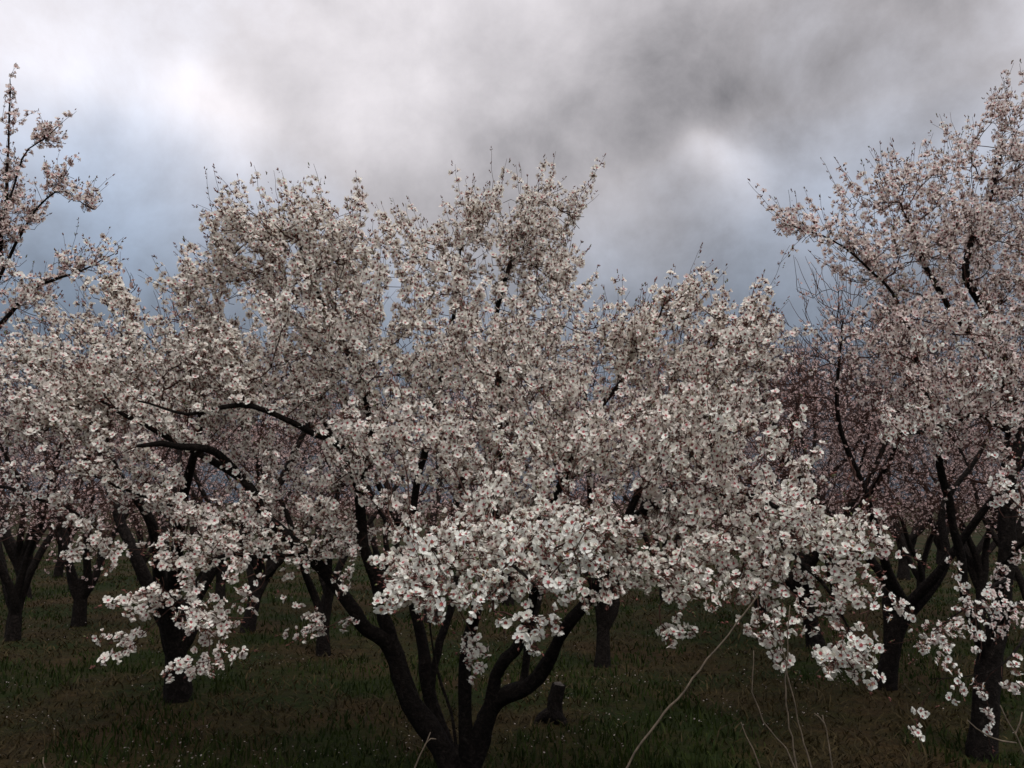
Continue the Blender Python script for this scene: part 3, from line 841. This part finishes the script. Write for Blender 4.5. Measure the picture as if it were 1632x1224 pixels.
PROTO = [orchard_proto(501, 3.9, 2.0, 0.75, 5, 560, 0.128, 0.8, 0.062, (.032, .040)),
         orchard_proto(502, 3.7, 1.9, 0.6, 4, 560, 0.088, 0.75, 0.06, (.032, .040)),
         orchard_proto(503, 4.1, 2.1, 0.85, 6, 600, 0.088, 0.7, 0.062, (.032, .040)),
         orchard_proto(504, 3.6, 1.8, 0.7, 4, 540, 0.078, 0.85, 0.055, (.032, .040)),
         orchard_proto(505, 3.75, 2.15, 0.7, 5, 900, 0.09, 0.9, 0.085, (.030, .038), 2.6)]

def place_tree(proto, px, Y, rot, sc, label, group='almond trees in the rows behind', thick=1.0):
    base = ground_at(px, Y)
    root = empty('almond_tree', base, label, 'tree', group)
    root.rotation_euler = (0, 0, rot)
    root.scale = (sc, sc, sc)
    for nm, me in zip(('trunk', 'twigs', 'crown'), PROTO[proto]):
        o = link(nm, me, root)
        if nm != 'trunk':
            o['kind'] = 'stuff'
for a in (
        (0, 285, 7.6, 0.4, 0.86, 'thick-trunked almond tree behind the hanging lower left sprays of the wide tree'),
        (4, 1413, 8.0, 0.5, 0.93, 'twiggy brown almond tree forking low between the wide tree and the tall pinkish tree'),
        (3, 960, 9.4, 1.0, 0.98, 'slim straight-trunked almond tree behind the stump'),
        (3, 515, 10.0, 3.3, 0.95, 'thin-trunked almond tree seen between the left stems of the wide tree'),
        (1, 125, 12.1, 5.2, 1.05, 'almond tree with short trunk splitting into a V on open grass'),
        (0, 38, 15.4, 0.9, 0.95, 'curved-trunk almond tree beside the V-shaped one'),
        (2, 1568, 12.5, 2.6, 0.95, 'many-stemmed almond tree framed behind the trunk of the tall pinkish tree'),
        (3, 1335, 13.5, 4.4, 1.0, 'almond tree with slim dark trunk behind the drooping right sprays')):
    place_tree(*a)
_r = random.Random(5)
near = [(1300, 10.4, 'almond tree just behind the twiggy brown one, beyond the leaning cane'), (1215, 12.3, 'almond tree behind the drooping right sprays, beyond the slanting stalks'),
        (690, 12.6, 'almond tree glimpsed between the second and middle stems of the wide tree'), (395, 11.6, 'almond tree behind the thick-trunked tree, beyond the left stem of the wide tree'),
        (20, 10.8, 'almond tree whose trunk stands just in front of the curved-trunk one'), (1660, 10.2, 'almond tree close behind the tall pinkish tree')]
for px, Y, lab in near:
    place_tree(4 if px in (1300, 1215, 395) else _r.randrange(4), px, Y, _r.uniform(0, 6.28), _r.uniform(0.9, 1.05), lab)
far = [(1470, 15.5), (92, 20), (225, 18.5), (350, 15), (430, 21), (610, 16.5), (700, 22), (810, 14.5), (890, 20), (1060, 15.5), (1150, 20), (1250, 17.5),
       (1440, 19), (1500, 24), (1620, 19), (-60, 20), (-20, 26), (160, 27), (300, 25), (520, 27), (770, 28), (980, 26), (1130, 28), (1340, 27), (1600, 29)]
for px, Y in far:
    if px < 460:
        lab, grp = 'far almond tree in the back rows beyond the V-trunked tree', 'far almond trees beyond the V-trunked tree'
    elif px < 1180:
        lab, grp = 'far almond tree in the back rows beyond the wide tree and the stump', 'far almond trees beyond the wide tree'
    else:
        lab, grp = 'far almond tree in the back rows beyond the twiggy brown tree and tall pinkish tree', 'far almond trees beyond the tall pinkish tree'
    place_tree(_r.randrange(4), px, Y, _r.uniform(0, 6.28), _r.uniform(0.88, 1.08), lab, grp)

# ------------------------------------------------------------------ grass, petals on the ground
def build_grass():
    rng = np.random.default_rng(9)
    n = 84000
    Y = 4.6 + (30 - 4.6) * rng.random(n) ** 1.9
    X = (rng.random(n) * 2 - 1) * (Y * 0.66 + 0.6)
    g = np.array([mnoise.fractal(Vector((x * 0.62, y * 0.62, 5.0)), 1.0, 2.0, 4) for x, y in zip(X, Y)])
    g = g + rng.normal(size=n) * 0.08
    Z = np.array([hgt(x, y) for x, y in zip(X, Y)])
    green = g > 0.02
    tuft = np.array([mnoise.noise(Vector((x * 3.1, y * 3.1, 1.0))) for x, y in zip(X, Y)])
    for nm, m, lab in (('grass', green, 'low green grass in patches under the trees'), ('dry_grass', ~green, 'brown dry grass and thatch between the green patches')):
        k = m.sum(); x, y, z = X[m], Y[m], Z[m]
        if nm == 'grass':
            h_ = rng.uniform(0.03, 0.095, k) * (1 + 0.7 * np.clip(tuft[m], -0.6, 1)); lean = rng.normal(size=(k, 2)) * 0.4
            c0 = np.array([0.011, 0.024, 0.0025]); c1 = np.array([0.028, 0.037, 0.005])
        else:
            h_ = rng.uniform(0.02, 0.075, k) * (1 + 0.6 * np.clip(tuft[m], -0.6, 1)); lean = rng.normal(size=(k, 2)) * 1.1
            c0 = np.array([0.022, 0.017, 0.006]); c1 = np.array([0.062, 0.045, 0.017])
        w = (0.0026 + 0.0006 * y) * rng.uniform(0.7, 1.3, k)
        a = rng.uniform(0, 6.28, k)
        dx, dy = np.cos(a) * w, np.sin(a) * w
        b = np.stack([x, y, z - 0.008], -1)
        V = np.empty((k, 5, 3))
        mid = b + np.stack([lean[:, 0] * h_ * .35, lean[:, 1] * h_ * .35, h_ * .6], -1)
        tip = b + np.stack([lean[:, 0] * h_, lean[:, 1] * h_, h_], -1)
        side = np.stack([dx, dy, np.zeros(k)], -1)
        V[:, 0] = b - side; V[:, 1] = b + side; V[:, 2] = mid + side * .8; V[:, 3] = mid - side * .8; V[:, 4] = tip
        T0 = np.array([(0, 1, 2), (0, 2, 3), (3, 2, 4)])
        T = (T0[None] + (np.arange(k) * 5)[:, None, None]).reshape(-1, 3)
        t = rng.random((k, 1))
        C = np.repeat((c0 * (1 - t) + c1 * t) * rng.uniform(0.6, 1.25, (k, 1)), 5, 0)
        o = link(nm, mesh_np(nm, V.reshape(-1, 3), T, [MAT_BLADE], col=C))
        o['kind'] = 'stuff'; o['label'] = lab; o['category'] = 'grass'
    # fallen petals
    n = 9000
    Y = 4.8 + 14 * rng.random(n) ** 1.6
    X = (rng.random(n) * 2 - 1) * (Y * 0.64)
    q = np.array([mnoise.fractal(Vector((x * 0.9, y * 0.9, 15.0)), 1.0, 2.0, 3) for x, y in zip(X, Y)])
    m = q + rng.normal(size=n) * 0.10 > 0.16
    X, Y = X[m], Y[m]; n = len(X)
    Z = np.array([hgt(x, y) for x, y in zip(X, Y)]) + rng.uniform(0.01, 0.045, n)
    Pv = np.array([(-.5, -.15, 0), (-.45, .3, .06), (0, .6, .0), (.45, .3, .06), (.5, -.15, 0), (0, -.6, 0.05)]); Pt = np.array([(0, 5, 1), (1, 5, 2), (2, 5, 3), (3, 5, 4)])
    D = np.stack([rng.normal(size=n) * .5, rng.normal(size=n) * .5, np.ones(n)], -1)
    V, T = scatter(Pv, Pt, np.stack([X, Y, Z], -1), frames(D, rng.uniform(0, 6.28, n)), rng.uniform(0.006, 0.014, n))
    C = np.repeat(np.array([[0.50, 0.43, 0.40]]) * rng.uniform(0.25, 1.1, (n, 1)), 6, 0)
    o = link('fallen_petals', mesh_np('fallen_petals', V, T, [MAT_PETAL], col=C))
    o['kind'] = 'stuff'; o['label'] = 'fallen white petals scattered over grass and soil'; o['category'] = 'petals'
build_grass()

# ------------------------------------------------------------------ stump
def build_stump():
    base = ground_at(882, 6.9)
    root = empty('tree_stump', base, 'short dark leaning tree stump with cut top on the grass', 'stump')
    q = [(0, 0, -0.06), (0.0, 0, 0.02), (0.012, 0.0, 0.12), (0.035, -0.01, 0.22), (0.045, -0.01, 0.285)]
    p, r_ = catmull(q, [.085, .072, .058, .056, .052], 0.045)
    tb = Tubes(); tb.add(p, r_, 14, 0.10, seed=4, cap=False)
    link('trunk', tb.mesh('trunk', MAT_BARK), root)
    tb = Tubes(); tb.add([(0.045, -0.01, 0.262), (0.046, -0.01, 0.275), (0.048, -0.011, 0.282)], [.050, .048, .043], 14, 0.06, seed=5)
    link('cut_face', tb.mesh('cut_face', MAT_CUT), root)
    for pts_, rr in (([(-0.02, 0, 0.06), (-0.09, -0.02, 0.045), (-0.15, -0.03, -0.02)], [.05, .035, .015]), ([(0.02, -.03, 0.05), (0.07, -0.08, 0.02), (0.1, -0.12, -0.03)], [.05, .035, .015])):
        tb = Tubes(); p, r_ = catmull(pts_, rr, 0.03); tb.add(p, r_, 9, 0.1, seed=6)
        link('root_flare', tb.mesh('root_flare', MAT_BARK), root)
build_stump()

# ------------------------------------------------------------------ dry stalks in front
def stalk(label, main, Y, r0, r1, forks=(), to_ground=True, foot=None):
    pts = [P(a, b, Y) for a, b in main]               # from tip down
    last, prev = pts[-1], pts[-2]
    d = (last - prev).normalized()
    fx = last.x + (d.x / max(0.2, -d.z)) * (last.z) * 0.55 if foot is None else foot
    gz = hgt(fx, Y)
    mid = last.lerp(Vector((fx, Y, gz)), 0.55) + Vector((d.x * 0.05, 0, 0))
    allp = (pts + [mid, Vector((fx, Y, gz - 0.03))])[::-1]
    base = Vector((fx, Y, gz))
    root = empty('dry_stalk', base, label, 'stalk', 'dry weed stalks in front of the orchard')
    p, r_ = catmull([v - base for v in allp], np.linspace(r0, r1, len(allp)) * 0.72, 0.04)
    rr = np.random.default_rng(int(abs(main[0][0]))); p[1:-1] += rr.normal(size=(len(p) - 2, 3)) * 0.0022
    tb = Tubes(); tb.add(p, r_, 6, 0.10, seed=3)
    link('stem', tb.mesh('stem', MAT_STALK), root)
    for f in forks:
        q, r_ = catmull([P(a, b, Y) - base for a, b in f], np.linspace(r1 * 1.3, r1 * 0.7, len(f)), 0.03)
        tb = Tubes(); tb.add(q, r_, 5, 0.1, seed=8)
        link('side_shoot', tb.mesh('side_shoot', MAT_STALK), root)
stalk('long pale dry cane leaning diagonally across the grass right of the stump', [(1242, 893), (1212, 940), (1160, 1012), (1090, 1100), (1000, 1222)], 2.9, .0065, .0028)
stalk('thin dry stalk bent like a hook with nearly vertical top', [(1201, 1037), (1201, 1106), (1217, 1149), (1248, 1188), (1266, 1222)], 3.0, .005, .0022)
stalk('tall straight pale dry stalk beside the leaning cane', [(1259, 965), (1255, 1030), (1252, 1099), (1258, 1160), (1268, 1224)], 2.95, .005, .0024)
stalk('tall greyish dry stalk slanting across the straight pale one', [(1225, 951), (1248, 1037), (1263, 1106), (1278, 1170), (1291, 1224)], 3.1, .005, .0024)
stalk('short dry stalk with a small forked tip', [(1312, 1147), (1319, 1180), (1326, 1224)], 2.9, .0045, .0024, [[(1313, 1152), (1305, 1142), (1298, 1137)], [(1312, 1148), (1311, 1140)]])
stalk('short plain unforked dry stalk slanting beside the hooked one', [(1181, 1151), (1195, 1188), (1212, 1224)], 3.0, .0045, .0022)
stalk('dry stalk with a long arching side shoot under the tall pinkish tree', [(1594, 1124), (1604, 1145), (1620, 1172), (1633, 1200)], 2.9, .005, .0026, [[(1620, 1184), (1597, 1181), (1573, 1172), (1555, 1160), (1542, 1148)], [(1618, 1170), (1626, 1150), (1629, 1135)]])
stalk('pale forked dry twig stalk in front of the main trunk base', [(686, 1167), (680, 1184), (671, 1202), (662, 1224)], 3.2, .005, .0026, [[(680, 1183), (687, 1177), (695, 1178)]])
stalk('single stubby dry stalk on the dark open grass', [(69, 1207), (70, 1216), (70, 1224)], 3.2, .0045, .003)
